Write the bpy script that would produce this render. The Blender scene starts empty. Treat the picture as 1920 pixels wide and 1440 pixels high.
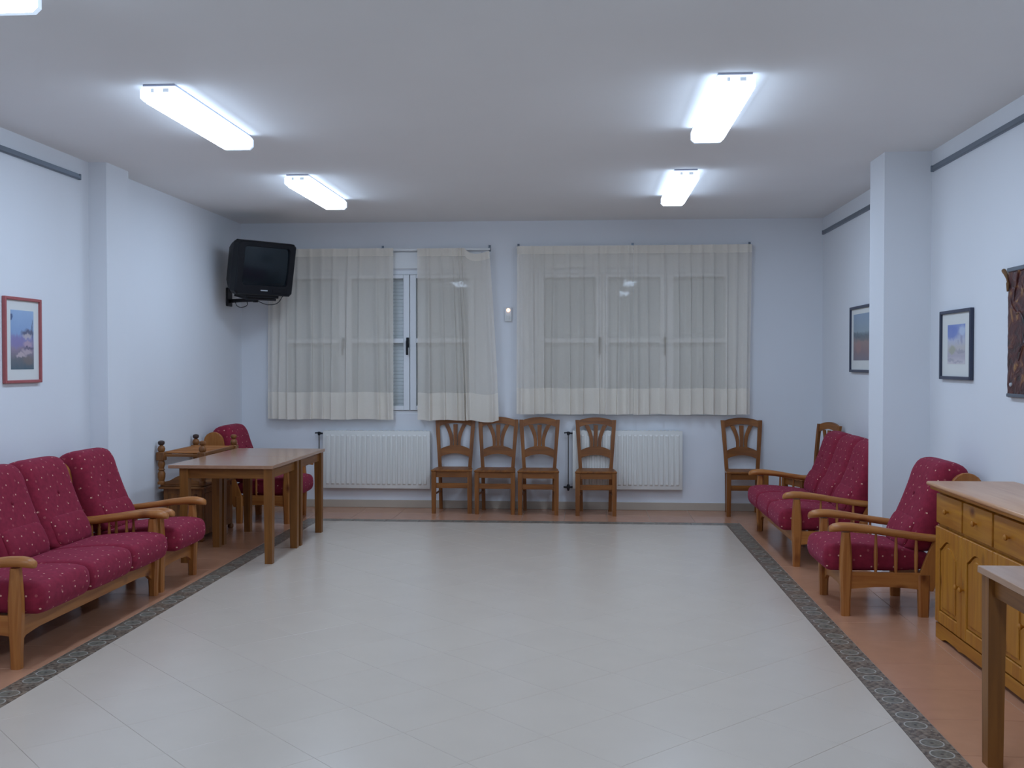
import bpy, bmesh, math, random
from mathutils import Vector, Matrix
random.seed(7)
S = bpy.context.scene
COL = S.collection
PI = math.pi

# ---------------------------------------------------------------- camera, world, exposure
cam = bpy.data.cameras.new('camera')
cam.sensor_width = 36.0
cam.lens = 36.0 * 1930.0 / 1920.0
cam.clip_start = 0.05
co = bpy.data.objects.new('camera', cam)
COL.objects.link(co)
co.location = (0.0, 0.0, 1.57)
co.rotation_euler = (PI / 2 - math.atan(39.5 / 1930), 0.0, math.radians(4.148))
S.camera = co
w = bpy.data.worlds.new('night')
w.use_nodes = True
w.node_tree.nodes['Background'].inputs[0].default_value = (0.01, 0.013, 0.02, 1)
w.node_tree.nodes['Background'].inputs[1].default_value = 1.0
S.world = w
S.view_settings.view_transform = 'Standard'
S.view_settings.look = 'None'
S.view_settings.gamma = 1.0
S.view_settings.use_curve_mapping = False
S.view_settings.exposure = 0.0
LAMP_COLOR = (0.58, 0.75, 1.0)
LAMP_POWER = 28.5

# ---------------------------------------------------------------- materials
def srgb(r, g, b):
    f = lambda c: (c / 255 / 12.92) if c / 255 <= 0.04045 else ((c / 255 + 0.055) / 1.055) ** 2.4
    return (f(r), f(g), f(b), 1.0)

def new_mat(name):
    m = bpy.data.materials.new(name)
    m.use_nodes = True
    nt = m.node_tree
    return m, nt, nt.nodes['Principled BSDF']

def N(nt, typ, **kw):
    n = nt.nodes.new(typ)
    for k, v in kw.items():
        setattr(n, k, v)
    return n

def plain(name, col, rough=0.5, spec=0.5, metal=0.0, noise=0.0, scale=8.0, bump=0.0):
    m, nt, b = new_mat(name)
    b.inputs['Roughness'].default_value = rough
    b.inputs['Specular IOR Level'].default_value = spec
    b.inputs['Metallic'].default_value = metal
    b.inputs['Base Color'].default_value = col
    if noise or bump:
        tc = N(nt, 'ShaderNodeTexCoord')
        nz = N(nt, 'ShaderNodeTexNoise')
        nz.inputs['Scale'].default_value = scale
        nz.inputs['Detail'].default_value = 4
        nt.links.new(tc.outputs['Object'], nz.inputs['Vector'])
        if noise:
            mx = N(nt, 'ShaderNodeMix', data_type='RGBA')
            mx.inputs[6].default_value = tuple(c * (1 - noise) for c in col[:3]) + (1,)
            mx.inputs[7].default_value = tuple(min(1, c * (1 + noise)) for c in col[:3]) + (1,)
            nt.links.new(nz.outputs['Fac'], mx.inputs[0])
            nt.links.new(mx.outputs[2], b.inputs['Base Color'])
        if bump:
            bp = N(nt, 'ShaderNodeBump')
            bp.inputs['Strength'].default_value = bump
            bp.inputs['Distance'].default_value = 0.01
            nt.links.new(nz.outputs['Fac'], bp.inputs['Height'])
            nt.links.new(bp.outputs['Normal'], b.inputs['Normal'])
    return m

def wood(name, c1, c2, axis='Z', rough=0.42, knots=False, grain=9.0):
    """streaky wood, grain along an axis of the thing"""
    m, nt, b = new_mat(name)
    b.inputs['Roughness'].default_value = rough
    b.inputs['Specular IOR Level'].default_value = 0.4
    tc = N(nt, 'ShaderNodeTexCoord')
    oi = N(nt, 'ShaderNodeObjectInfo')
    ad = N(nt, 'ShaderNodeVectorMath', operation='ADD')
    mp = N(nt, 'ShaderNodeMapping')
    s = [grain * 3.2] * 3
    s['XYZ'.index(axis)] = grain * 0.22
    mp.inputs['Scale'].default_value = s
    nt.links.new(tc.outputs['Object'], ad.inputs[0])
    nt.links.new(oi.outputs['Random'], ad.inputs[1])
    nt.links.new(ad.outputs[0], mp.inputs['Vector'])
    nz = N(nt, 'ShaderNodeTexNoise')
    nz.inputs['Scale'].default_value = 1.0
    nz.inputs['Detail'].default_value = 5
    nz.inputs['Distortion'].default_value = 0.6
    nt.links.new(mp.outputs[0], nz.inputs['Vector'])
    cr = N(nt, 'ShaderNodeValToRGB')
    cr.color_ramp.elements[0].position = 0.3
    cr.color_ramp.elements[0].color = c2
    cr.color_ramp.elements[1].position = 0.7
    cr.color_ramp.elements[1].color = c1
    nt.links.new(nz.outputs['Fac'], cr.inputs[0])
    out = cr.outputs[0]
    if knots:
        mk = N(nt, 'ShaderNodeMapping')
        sk = [6.5] * 3
        sk['XYZ'.index(axis)] = 4.0
        mk.inputs['Scale'].default_value = sk
        nt.links.new(ad.outputs[0], mk.inputs['Vector'])
        vo = N(nt, 'ShaderNodeTexVoronoi')
        vo.inputs['Scale'].default_value = 1.0
        nt.links.new(mk.outputs[0], vo.inputs['Vector'])
        kr = N(nt, 'ShaderNodeValToRGB')
        kr.color_ramp.elements[0].position = 0.05
        kr.color_ramp.elements[0].color = (1, 1, 1, 1)
        kr.color_ramp.elements[1].position = 0.22
        kr.color_ramp.elements[1].color = (0, 0, 0, 1)
        nt.links.new(vo.outputs['Distance'], kr.inputs[0])
        mx = N(nt, 'ShaderNodeMix', data_type='RGBA')
        mx.inputs[7].default_value = (c2[0] * 0.45, c2[1] * 0.33, c2[2] * 0.3, 1)
        nt.links.new(kr.outputs[0], mx.inputs[0])
        nt.links.new(out, mx.inputs[6])
        out = mx.outputs[2]
    nt.links.new(out, b.inputs['Base Color'])
    return m

PC = (srgb(184, 121, 62), srgb(154, 90, 40))         # honey pine of the sofas
CC = (srgb(152, 94, 40), srgb(114, 66, 28))           # darker chairs
TC = (srgb(146, 94, 42), srgb(116, 70, 28))           # tables
SC = (srgb(186, 126, 38), srgb(160, 96, 26))         # yellow pine sideboard
KC = (srgb(150, 96, 46), srgb(108, 64, 30))           # rustic stand
WOOD = {}
for key, cols, kn, ro in (('pine', PC, True, .4), ('chair', CC, False, .4), ('table', TC, False, .42),
                          ('side', SC, True, .42), ('stand', KC, True, .45)):
    for ax in 'XYZ':
        WOOD[key + ax] = wood(key + '_wood_' + ax.lower(), cols[0], cols[1], ax, ro, kn)
M_LAM = wood('table_laminate', srgb(176, 136, 108), srgb(164, 124, 96), 'Y', .17, False, 7)
M_LAM.node_tree.nodes['Principled BSDF'].inputs['Specular IOR Level'].default_value = 0.6
M_SIDETOP = wood('sideboard_top_wood', srgb(216, 168, 128), srgb(196, 140, 96), 'Y', .28, False, 7)
M_SIDETOP.node_tree.nodes['Principled BSDF'].inputs['Specular IOR Level'].default_value = 0.6

M_WALL = plain('wall_paint', (0.80, 0.81, 0.83, 1), .75, .25, noise=.015, scale=1.5, bump=.02)
M_CEIL = plain('ceiling_paint', (0.88, 0.87, 0.86, 1), .9, .1, noise=.02, scale=2.0)
M_BASE = plain('baseboard_tile', srgb(190, 176, 158), .35, .5, noise=.06, scale=6)
M_SCREED = plain('floor_grout', srgb(172, 160, 146), .8, .2)
M_WHITEPL = plain('white_lacquer', (0.82, 0.82, 0.80, 1), .35, .5, noise=.01)
M_RAD = plain('radiator_enamel', (0.80, 0.78, 0.72, 1), .35, .5, noise=.01)
M_GREYMET = plain('grey_metal', srgb(120, 128, 138), .4, .5, metal=.6, noise=.05)
M_DARKMET = plain('dark_metal', srgb(46, 46, 50), .4, .5, metal=.5, noise=.05)
M_BRASS = plain('valve_metal', srgb(120, 116, 112), .35, .5, metal=.8, noise=.05)
M_BLACK = plain('black_plastic', srgb(13, 15, 21), .45, .35, noise=.1, scale=20)
M_SCREENB = plain('tv_screen_glass', srgb(18, 30, 36), .16, .5, noise=.12, scale=3)
M_SILVER = plain('silver_badge', srgb(205, 210, 215), .3, .5, metal=.3, noise=.05)
M_SHUT = plain('shutter_slat', srgb(248, 248, 246), .5, .4, noise=.02)
M_ALU = plain('white_aluminium', (0.84, 0.85, 0.86, 1), .35, .5, noise=.01)
M_TRAY = plain('lamp_tray', srgb(190, 194, 214), .5, .4, noise=.03)
M_BLUEBLACK = plain('dark_frame', srgb(52, 58, 78), .4, .5, noise=.1, scale=20)
M_REDFRAME = plain('red_frame', srgb(170, 92, 92), .45, .4, noise=.12, scale=25)
M_MAT = plain('picture_mount', srgb(225, 225, 220), .7, .3, noise=.02)
M_ROPE = plain('rope', srgb(120, 88, 60), .8, .2, noise=.2, scale=60)
M_DARKCAP = plain('darkened_finial', srgb(70, 52, 46), .5, .4, noise=.15, scale=30)
M_STRETCH = M_DARKMET

def emit(name, col, power):
    m, nt, b = new_mat(name)
    b.inputs['Base Color'].default_value = (0.8, 0.8, 0.8, 1)
    b.inputs['Emission Color'].default_value = col + (1,)
    b.inputs['Emission Strength'].default_value = power
    return m
M_DIFF = emit('lit_diffuser', LAMP_COLOR, LAMP_POWER)
M_SIDE = emit('lit_diffuser_side', LAMP_COLOR, LAMP_POWER * .14)
M_CAP = emit('lit_end_cap', LAMP_COLOR, 1.7)
M_CAPF = emit('dim_end_cap', LAMP_COLOR, .75)  # same cap, its painted glow set weaker so the far end reads grey
M_HOLD = emit('painted_glow_lamp_holder', LAMP_COLOR, 0.42)  # holders emit nothing themselves; glow painted on as if lit from inside the diffuser
M_LED = emit('orange_light', (1.0, 0.50, 0.24), 4.0)

def tile_mat(name, col, rough, var, spec=.5, noise=.04, scale=4):
    m, nt, b = new_mat(name)
    b.inputs['Roughness'].default_value = rough
    b.inputs['Specular IOR Level'].default_value = spec
    geo = N(nt, 'ShaderNodeNewGeometry')
    nz = N(nt, 'ShaderNodeTexNoise')
    nz.inputs['Scale'].default_value = scale
    nz.inputs['Detail'].default_value = 5
    nt.links.new(geo.outputs['Position'], nz.inputs['Vector'])
    oi = N(nt, 'ShaderNodeObjectInfo')
    a = N(nt, 'ShaderNodeMath', operation='MULTIPLY_ADD')
    a.inputs[1].default_value = var
    nt.links.new(oi.outputs['Random'], a.inputs[0])
    mul = N(nt, 'ShaderNodeMath', operation='MULTIPLY_ADD')
    mul.inputs[1].default_value = noise * 2
    mul.inputs[2].default_value = 1 - noise - var / 2
    nt.links.new(nz.outputs['Fac'], mul.inputs[0])
    nt.links.new(mul.outputs[0], a.inputs[2])
    vm = N(nt, 'ShaderNodeVectorMath', operation='SCALE')
    vm.inputs[0].default_value = col[:3]
    nt.links.new(a.outputs[0], vm.inputs['Scale'])
    nt.links.new(vm.outputs[0], b.inputs['Base Color'])
    return m
M_TILE = tile_mat('cream_floor_tile', srgb(203, 188, 172), .24, .015)
M_TERRA = tile_mat('terracotta_tile', srgb(190, 138, 108), .2, .05, noise=.1, scale=9)

def border_mat():
    """dark marbled listello with a pale printed ring near each end; UV in metres"""
    m, nt, b = new_mat('border_tile')
    b.inputs['Roughness'].default_value = .32
    uv = N(nt, 'ShaderNodeUVMap')
    sep = N(nt, 'ShaderNodeSeparateXYZ')
    nt.links.new(uv.outputs[0], sep.inputs[0])
    ab = N(nt, 'ShaderNodeMath', operation='ABSOLUTE')
    nt.links.new(sep.outputs[0], ab.inputs[0])
    sb = N(nt, 'ShaderNodeMath', operation='SUBTRACT')
    sb.inputs[1].default_value = 0.106
    nt.links.new(ab.outputs[0], sb.inputs[0])
    cb = N(nt, 'ShaderNodeCombineXYZ')
    nt.links.new(sb.outputs[0], cb.inputs[0])
    nt.links.new(sep.outputs[1], cb.inputs[1])
    ln = N(nt, 'ShaderNodeVectorMath', operation='LENGTH')
    nt.links.new(cb.outputs[0], ln.inputs[0])
    def ring(r, wd):
        s = N(nt, 'ShaderNodeMath', operation='SUBTRACT'); s.inputs[1].default_value = r
        nt.links.new(ln.outputs['Value'], s.inputs[0])
        a = N(nt, 'ShaderNodeMath', operation='ABSOLUTE'); nt.links.new(s.outputs[0], a.inputs[0])
        l = N(nt, 'ShaderNodeMath', operation='LESS_THAN'); l.inputs[1].default_value = wd
        nt.links.new(a.outputs[0], l.inputs[0])
        return l.outputs[0]
    r1, r2 = ring(.046, .0028), ring(.0, .007)
    nz = N(nt, 'ShaderNodeTexNoise'); nz.inputs['Scale'].default_value = 38
    nz.inputs['Detail'].default_value = 4
    nt.links.new(uv.outputs[0], nz.inputs['Vector'])
    cr = N(nt, 'ShaderNodeValToRGB')
    cr.color_ramp.elements[0].position = .35; cr.color_ramp.elements[0].color = srgb(70, 61, 54)
    cr.color_ramp.elements[1].position = .7; cr.color_ramp.elements[1].color = srgb(150, 134, 116)
    nt.links.new(nz.outputs['Fac'], cr.inputs[0])
    ins = N(nt, 'ShaderNodeMath', operation='LESS_THAN'); ins.inputs[1].default_value = .046
    nt.links.new(ln.outputs['Value'], ins.inputs[0])
    mx0 = N(nt, 'ShaderNodeMix', data_type='RGBA'); mx0.inputs[7].default_value = srgb(112, 112, 100)
    h = N(nt, 'ShaderNodeMath', operation='MULTIPLY'); h.inputs[1].default_value = .6
    nt.links.new(ins.outputs[0], h.inputs[0])
    nt.links.new(h.outputs[0], mx0.inputs[0]); nt.links.new(cr.outputs[0], mx0.inputs[6])
    mx = N(nt, 'ShaderNodeMix', data_type='RGBA'); mx.inputs[7].default_value = srgb(172, 168, 158)
    nt.links.new(r1, mx.inputs[0]); nt.links.new(mx0.outputs[2], mx.inputs[6])
    mx2 = N(nt, 'ShaderNodeMix', data_type='RGBA'); mx2.inputs[7].default_value = srgb(60, 58, 58)
    nt.links.new(r2, mx2.inputs[0]); nt.links.new(mx.outputs[2], mx2.inputs[6])
    # little pale flecks down the middle of the tile
    vo = N(nt, 'ShaderNodeTexVoronoi'); vo.inputs['Scale'].default_value = 42
    nt.links.new(uv.outputs[0], vo.inputs['Vector'])
    lt = N(nt, 'ShaderNodeMath', operation='LESS_THAN'); lt.inputs[1].default_value = .16
    nt.links.new(vo.outputs['Distance'], lt.inputs[0])
    md = N(nt, 'ShaderNodeMath', operation='LESS_THAN'); md.inputs[1].default_value = .05
    nt.links.new(ab.outputs[0], md.inputs[0])
    mm = N(nt, 'ShaderNodeMath', operation='MULTIPLY')
    nt.links.new(lt.outputs[0], mm.inputs[0]); nt.links.new(md.outputs[0], mm.inputs[1])
    mx3 = N(nt, 'ShaderNodeMix', data_type='RGBA'); mx3.inputs[7].default_value = srgb(150, 146, 136)
    nt.links.new(mm.outputs[0], mx3.inputs[0]); nt.links.new(mx2.outputs[2], mx3.inputs[6])
    nt.links.new(mx3.outputs[2], b.inputs['Base Color'])
    return m
M_BORDER = border_mat()

def fabric():
    """burgundy upholstery with a staggered grid of small pale dots; UV in metres"""
    m, nt, b = new_mat('burgundy_fabric')
    b.inputs['Roughness'].default_value = .85
    b.inputs['Specular IOR Level'].default_value = .2
    b.inputs['Sheen Weight'].default_value = .18
    b.inputs['Sheen Roughness'].default_value = .5
    b.inputs['Sheen Tint'].default_value = srgb(214, 120, 160)
    uv = N(nt, 'ShaderNodeUVMap')
    def dots(scale, rot, rad, off):
        mp = N(nt, 'ShaderNodeMapping')
        mp.inputs['Rotation'].default_value = (0, 0, rot)
        mp.inputs['Scale'].default_value = (scale, scale, scale)
        mp.inputs['Location'].default_value = (off, off * .37, 0)
        nt.links.new(uv.outputs[0], mp.inputs[0])
        fr = N(nt, 'ShaderNodeVectorMath', operation='FRACTION')
        nt.links.new(mp.outputs[0], fr.inputs[0])
        sb = N(nt, 'ShaderNodeVectorMath', operation='SUBTRACT')
        sb.inputs[1].default_value = (.5, .5, 0)
        nt.links.new(fr.outputs[0], sb.inputs[0])
        ml = N(nt, 'ShaderNodeVectorMath', operation='MULTIPLY')
        ml.inputs[1].default_value = (1, 1, 0)
        nt.links.new(sb.outputs[0], ml.inputs[0])
        ln = N(nt, 'ShaderNodeVectorMath', operation='LENGTH')
        nt.links.new(ml.outputs[0], ln.inputs[0])
        lt = N(nt, 'ShaderNodeMath', operation='LESS_THAN'); lt.inputs[1].default_value = rad
        nt.links.new(ln.outputs['Value'], lt.inputs[0])
        return lt.outputs[0]
    nz = N(nt, 'ShaderNodeTexNoise'); nz.inputs['Scale'].default_value = 30
    nt.links.new(uv.outputs[0], nz.inputs['Vector'])
    cr = N(nt, 'ShaderNodeValToRGB')
    cr.color_ramp.elements[0].position = .3; cr.color_ramp.elements[0].color = srgb(126, 32, 50)
    cr.color_ramp.elements[1].position = .7; cr.color_ramp.elements[1].color = srgb(142, 38, 58)
    nt.links.new(nz.outputs['Fac'], cr.inputs[0])
    m1 = N(nt, 'ShaderNodeMix', data_type='RGBA'); m1.inputs[7].default_value = srgb(158, 76, 80)
    nt.links.new(dots(9.5, .6, .07, .31), m1.inputs[0]); nt.links.new(cr.outputs[0], m1.inputs[6])
    m2 = N(nt, 'ShaderNodeMix', data_type='RGBA'); m2.inputs[7].default_value = srgb(222, 172, 150)
    nt.links.new(dots(10.5, .785, .052, 0), m2.inputs[0]); nt.links.new(m1.outputs[2], m2.inputs[6])
    nt.links.new(m2.outputs[2], b.inputs['Base Color'])
    return m
M_FABRIC = fabric()

def sheer(name, col, alpha):
    m, nt, b = new_mat(name)
    nt.nodes.remove(b)
    out = nt.nodes['Material Output']
    tc = N(nt, 'ShaderNodeTexCoord')
    wv = N(nt, 'ShaderNodeTexNoise'); wv.inputs['Scale'].default_value = 60
    nt.links.new(tc.outputs['Object'], wv.inputs['Vector'])
    mx = N(nt, 'ShaderNodeMix', data_type='RGBA')
    mx.inputs[6].default_value = tuple(c * .94 for c in col[:3]) + (1,)
    mx.inputs[7].default_value = col
    nt.links.new(wv.outputs['Fac'], mx.inputs[0])
    d = N(nt, 'ShaderNodeBsdfDiffuse'); t = N(nt, 'ShaderNodeBsdfTranslucent'); tr = N(nt, 'ShaderNodeBsdfTransparent')
    nt.links.new(mx.outputs[2], d.inputs[0]); nt.links.new(mx.outputs[2], t.inputs[0])
    a = N(nt, 'ShaderNodeMixShader'); a.inputs[0].default_value = .12
    nt.links.new(d.outputs[0], a.inputs[1]); nt.links.new(t.outputs[0], a.inputs[2])
    c = N(nt, 'ShaderNodeMixShader'); c.inputs[0].default_value = alpha
    nt.links.new(a.outputs[0], c.inputs[1]); nt.links.new(tr.outputs[0], c.inputs[2])
    nt.links.new(c.outputs[0], out.inputs[0])
    return m
M_SHEER = sheer('sheer_curtain', srgb(250, 240, 224), .40)
M_HEM = sheer('curtain_double_hem', srgb(252, 242, 226), .12)

def glass():
    m, nt, b = new_mat('window_glass')
    nt.nodes.remove(b)
    out = nt.nodes['Material Output']
    tr = N(nt, 'ShaderNodeBsdfTransparent'); tr.inputs[0].default_value = (.97, .98, .98, 1)
    g = N(nt, 'ShaderNodeBsdfGlossy'); g.inputs['Roughness'].default_value = .02
    fr = N(nt, 'ShaderNodeFresnel'); fr.inputs[0].default_value = 1.42
    c = N(nt, 'ShaderNodeMixShader')
    nt.links.new(fr.outputs[0], c.inputs[0]); nt.links.new(tr.outputs[0], c.inputs[1]); nt.links.new(g.outputs[0], c.inputs[2])
    nt.links.new(c.outputs[0], out.inputs[0])
    return m
M_GLASS = glass()

def print_mat(name, stops, blobs):
    """a small watercolour: washes up the sheet with soft brush patches laid over them; UV 0..1"""
    m, nt, b = new_mat(name)
    b.inputs['Roughness'].default_value = .35
    uv = N(nt, 'ShaderNodeUVMap')
    nz = N(nt, 'ShaderNodeTexNoise'); nz.inputs['Scale'].default_value = 7; nz.inputs['Detail'].default_value = 4
    nt.links.new(uv.outputs[0], nz.inputs['Vector'])
    c_ = N(nt, 'ShaderNodeVectorMath', operation='SUBTRACT'); c_.inputs[1].default_value = (.5, .5, .5)
    nt.links.new(nz.outputs['Color'], c_.inputs[0])
    k_ = N(nt, 'ShaderNodeVectorMath', operation='SCALE'); k_.inputs['Scale'].default_value = .16
    nt.links.new(c_.outputs[0], k_.inputs[0])
    w_ = N(nt, 'ShaderNodeVectorMath', operation='ADD')
    nt.links.new(uv.outputs[0], w_.inputs[0]); nt.links.new(k_.outputs[0], w_.inputs[1])
    sep = N(nt, 'ShaderNodeSeparateXYZ'); nt.links.new(w_.outputs[0], sep.inputs[0])
    cr = N(nt, 'ShaderNodeValToRGB')
    el = cr.color_ramp.elements
    el[0].position, el[0].color = stops[0]
    el[1].position, el[1].color = stops[-1]
    for p, c in stops[1:-1]:
        e = el.new(p); e.color = c
    nt.links.new(sep.outputs[1], cr.inputs[0])
    out = cr.outputs[0]
    for cx, cy, rx, ry, col, op in blobs:
        d = N(nt, 'ShaderNodeVectorMath', operation='SUBTRACT'); d.inputs[1].default_value = (cx, cy, 0)
        nt.links.new(w_.outputs[0], d.inputs[0])
        q = N(nt, 'ShaderNodeVectorMath', operation='MULTIPLY'); q.inputs[1].default_value = (1 / rx, 1 / ry, 0)
        nt.links.new(d.outputs[0], q.inputs[0])
        l = N(nt, 'ShaderNodeVectorMath', operation='LENGTH'); nt.links.new(q.outputs[0], l.inputs[0])
        mr = N(nt, 'ShaderNodeMapRange'); mr.inputs[1].default_value = 1.15; mr.inputs[2].default_value = .65; mr.inputs[4].default_value = op
        nt.links.new(l.outputs['Value'], mr.inputs[0])
        mx = N(nt, 'ShaderNodeMix', data_type='RGBA'); mx.inputs[7].default_value = col
        nt.links.new(mr.outputs[0], mx.inputs[0]); nt.links.new(out, mx.inputs[6])
        out = mx.outputs[2]
    nt.links.new(out, b.inputs['Base Color'])
    return m
M_PRINT1 = print_mat('seaside_print', [(0, srgb(84, 104, 116)), (.16, srgb(112, 114, 120)), (.34, srgb(150, 134, 152)), (.5, srgb(150, 146, 186)),
    (.62, srgb(142, 168, 206)), (1, srgb(160, 186, 218))],
    [(.3, .48, .32, .12, srgb(140, 130, 178), .8), (.75, .62, .3, .07, srgb(96, 92, 112), .85), (.72, .56, .2, .05, srgb(196, 184, 186), .9), (.93, .66, .03, .2, srgb(92, 96, 116), .8),
     (.74, .43, .2, .05, srgb(186, 160, 176), .9), (.7, .31, .24, .045, srgb(190, 172, 178), .9), (.8, .37, .3, .02, srgb(96, 92, 112), .7), (.45, .24, .24, .045, srgb(196, 178, 182), .9),
     (.75, .15, .25, .09, srgb(128, 116, 112), .7), (.02, .87, .07, .06, srgb(70, 84, 124), .9)])
M_PRINT2 = print_mat('tower_print', [(0, srgb(212, 204, 206)), (.2, srgb(184, 176, 186)), (.42, srgb(196, 190, 188)), (.6, srgb(190, 192, 208)), (1, srgb(128, 148, 204))],
    [(.25, .82, .42, .2, srgb(104, 126, 196), .8), (.85, .84, .2, .12, srgb(196, 208, 228), .8), (.8, .62, .07, .13, srgb(150, 150, 176), .7), (.62, .56, .05, .06, srgb(168, 166, 182), .6),
     (.28, .36, .22, .12, srgb(168, 168, 142), .8), (.75, .32, .3, .05, srgb(150, 146, 160), .6), (.2, .1, .2, .04, srgb(158, 156, 166), .6), (.6, .05, .3, .03, srgb(150, 148, 162), .5)])
M_PRINT3 = print_mat('moor_print', [(0, srgb(120, 112, 122)), (.2, srgb(138, 112, 112)), (.4, srgb(150, 124, 118)),
    (.52, srgb(96, 108, 116)), (.62, srgb(146, 162, 170)), (1, srgb(142, 162, 184))],
    [(.2, .55, .3, .07, srgb(84, 98, 104), .7), (.3, .28, .2, .14, srgb(162, 120, 112), .7), (.7, .46, .3, .05, srgb(98, 108, 112), .6)])

def leather():
    m, nt, b = new_mat('embossed_leather')
    b.inputs['Roughness'].default_value = .38
    tc = N(nt, 'ShaderNodeTexCoord')
    nz = N(nt, 'ShaderNodeTexNoise'); nz.inputs['Scale'].default_value = 7; nz.inputs['Detail'].default_value = 7
    nz.inputs['Distortion'].default_value = 2.2
    nt.links.new(tc.outputs['Object'], nz.inputs['Vector'])
    cr = N(nt, 'ShaderNodeValToRGB')
    el = cr.color_ramp.elements
    el[0].position, el[0].color = .36, srgb(44, 26, 26)
    el[1].position, el[1].color = .78, srgb(190, 150, 92)
    for p, c in ((.50, srgb(78, 36, 36)), (.59, srgb(98, 54, 42)), (.67, srgb(140, 96, 54))):
        e = el.new(p); e.color = c
    nt.links.new(nz.outputs['Fac'], cr.inputs[0]); nt.links.new(cr.outputs[0], b.inputs['Base Color'])
    bp = N(nt, 'ShaderNodeBump'); bp.inputs['Strength'].default_value = .6; bp.inputs['Distance'].default_value = .02
    nt.links.new(nz.outputs['Fac'], bp.inputs['Height']); nt.links.new(bp.outputs['Normal'], b.inputs['Normal'])
    return m
M_LEATHER = leather()

# ---------------------------------------------------------------- mesh helpers
def B():
    return bmesh.new()

def box(bm, x0, x1, y0, y1, z0, z1, bev=0.0, seg=1):
    t = bmesh.new()
    bmesh.ops.create_cube(t, size=1.0)
    for v in t.verts:
        v.co = Vector(((x0 + x1) / 2 + v.co.x * (x1 - x0), (y0 + y1) / 2 + v.co.y * (y1 - y0), (z0 + z1) / 2 + v.co.z * (z1 - z0)))
    if bev:
        bmesh.ops.bevel(t, geom=list(t.edges), offset=bev, segments=seg, affect='EDGES', profile=.5)
    merge(bm, t)

def merge(bm, t):
    mp = {}
    for v in t.verts:
        mp[v] = bm.verts.new(v.co)
    for f in t.faces:
        try:
            bm.faces.new([mp[v] for v in f.verts])
        except ValueError:
            pass
    t.free()

def loft(bm, secs, cap=True, closed=True):
    rows = [[bm.verts.new(p) for p in s] for s in secs]
    n = len(rows[0])
    for a, b in zip(rows, rows[1:]):
        for i in range(n if closed else n - 1):
            j = (i + 1) % n
            bm.faces.new((a[i], a[j], b[j], b[i]))
    if cap:
        bm.faces.new(rows[0][::-1])
        bm.faces.new(rows[-1])
    return rows

def lathe(bm, cx, cy, prof, seg=14, axis='Z'):
    secs = []
    for r, z in prof:
        s = []
        for i in range(seg):
            a = 2 * PI * i / seg
            c, d = r * math.cos(a), r * math.sin(a)
            s.append({'Z': (cx + c, cy + d, z), 'X': (z, cx + c, cy + d), 'Y': (cx + c, z, cy + d)}[axis])
        secs.append(s)
    loft(bm, secs)

def tube(bm, pts, r, seg=7):
    pts = [Vector(p) for p in pts]
    secs = []
    for i, p in enumerate(pts):
        d = (pts[min(i + 1, len(pts) - 1)] - pts[max(i - 1, 0)]).normalized()
        up = Vector((0, 0, 1)) if abs(d.z) < .9 else Vector((1, 0, 0))
        u = d.cross(up).normalized(); v = d.cross(u).normalized()
        rr = r[i] if isinstance(r, (list, tuple)) else r
        secs.append([p + (u * math.cos(2 * PI * k / seg) + v * math.sin(2 * PI * k / seg)) * rr for k in range(seg)])
    loft(bm, secs)

def prism(bm, poly, plane, a0, a1, bev=0.0):
    """extrude a 2-D outline between a0 and a1 along the axis missing from plane"""
    def P(u, v, a):
        return {'xz': (u, a, v), 'yz': (a, u, v), 'xy': (u, v, a)}[plane]
    t = bmesh.new()
    lo = [t.verts.new(P(u, v, a0)) for u, v in poly]
    hi = [t.verts.new(P(u, v, a1)) for u, v in poly]
    n = len(poly)
    f1 = t.faces.new(lo[::-1]); f2 = t.faces.new(hi)
    for i in range(n):
        j = (i + 1) % n
        t.faces.new((lo[i], lo[j], hi[j], hi[i]))
    if bev:
        ed = [e for e in t.edges if (e.verts[0] in lo) == (e.verts[1] in lo)]
        bmesh.ops.bevel(t, geom=ed, offset=bev, segments=1, affect='EDGES')
    bmesh.ops.triangulate(t, faces=[f for f in t.faces if len(f.verts) > 4])
    merge(bm, t)

def obj(name, bm, mat, parent=None, smooth=35):
    me = bpy.data.meshes.new(name)
    bmesh.ops.recalc_face_normals(bm, faces=bm.faces)
    bm.to_mesh(me); bm.free()
    me.materials.append(mat)
    if smooth:
        me.shade_smooth()
        me.set_sharp_from_angle(angle=math.radians(smooth))
    o = bpy.data.objects.new(name, me)
    COL.objects.link(o)
    o.parent = parent
    return o

def tag(o, label, cat, group=None, kind=None):
    o['label'] = label; o['category'] = cat
    if group: o['group'] = group
    if kind: o['kind'] = kind
    return o

def thing(name, label, cat, loc, rot=0.0, group=None):
    o = bpy.data.objects.new(name, None)
    o.empty_display_size = .1
    COL.objects.link(o)
    o.location = loc
    o.rotation_euler = (0, 0, rot) if not isinstance(rot, tuple) else rot
    return tag(o, label, cat, group)

def copy_tree(o, parent=None):
    c = o.copy(); COL.objects.link(c)
    if parent: c.parent = parent
    for ch in list(o.children):
        copy_tree(ch, c)
    return c

def struct(o, label, cat):
    return tag(o, label, cat, kind='structure')

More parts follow.
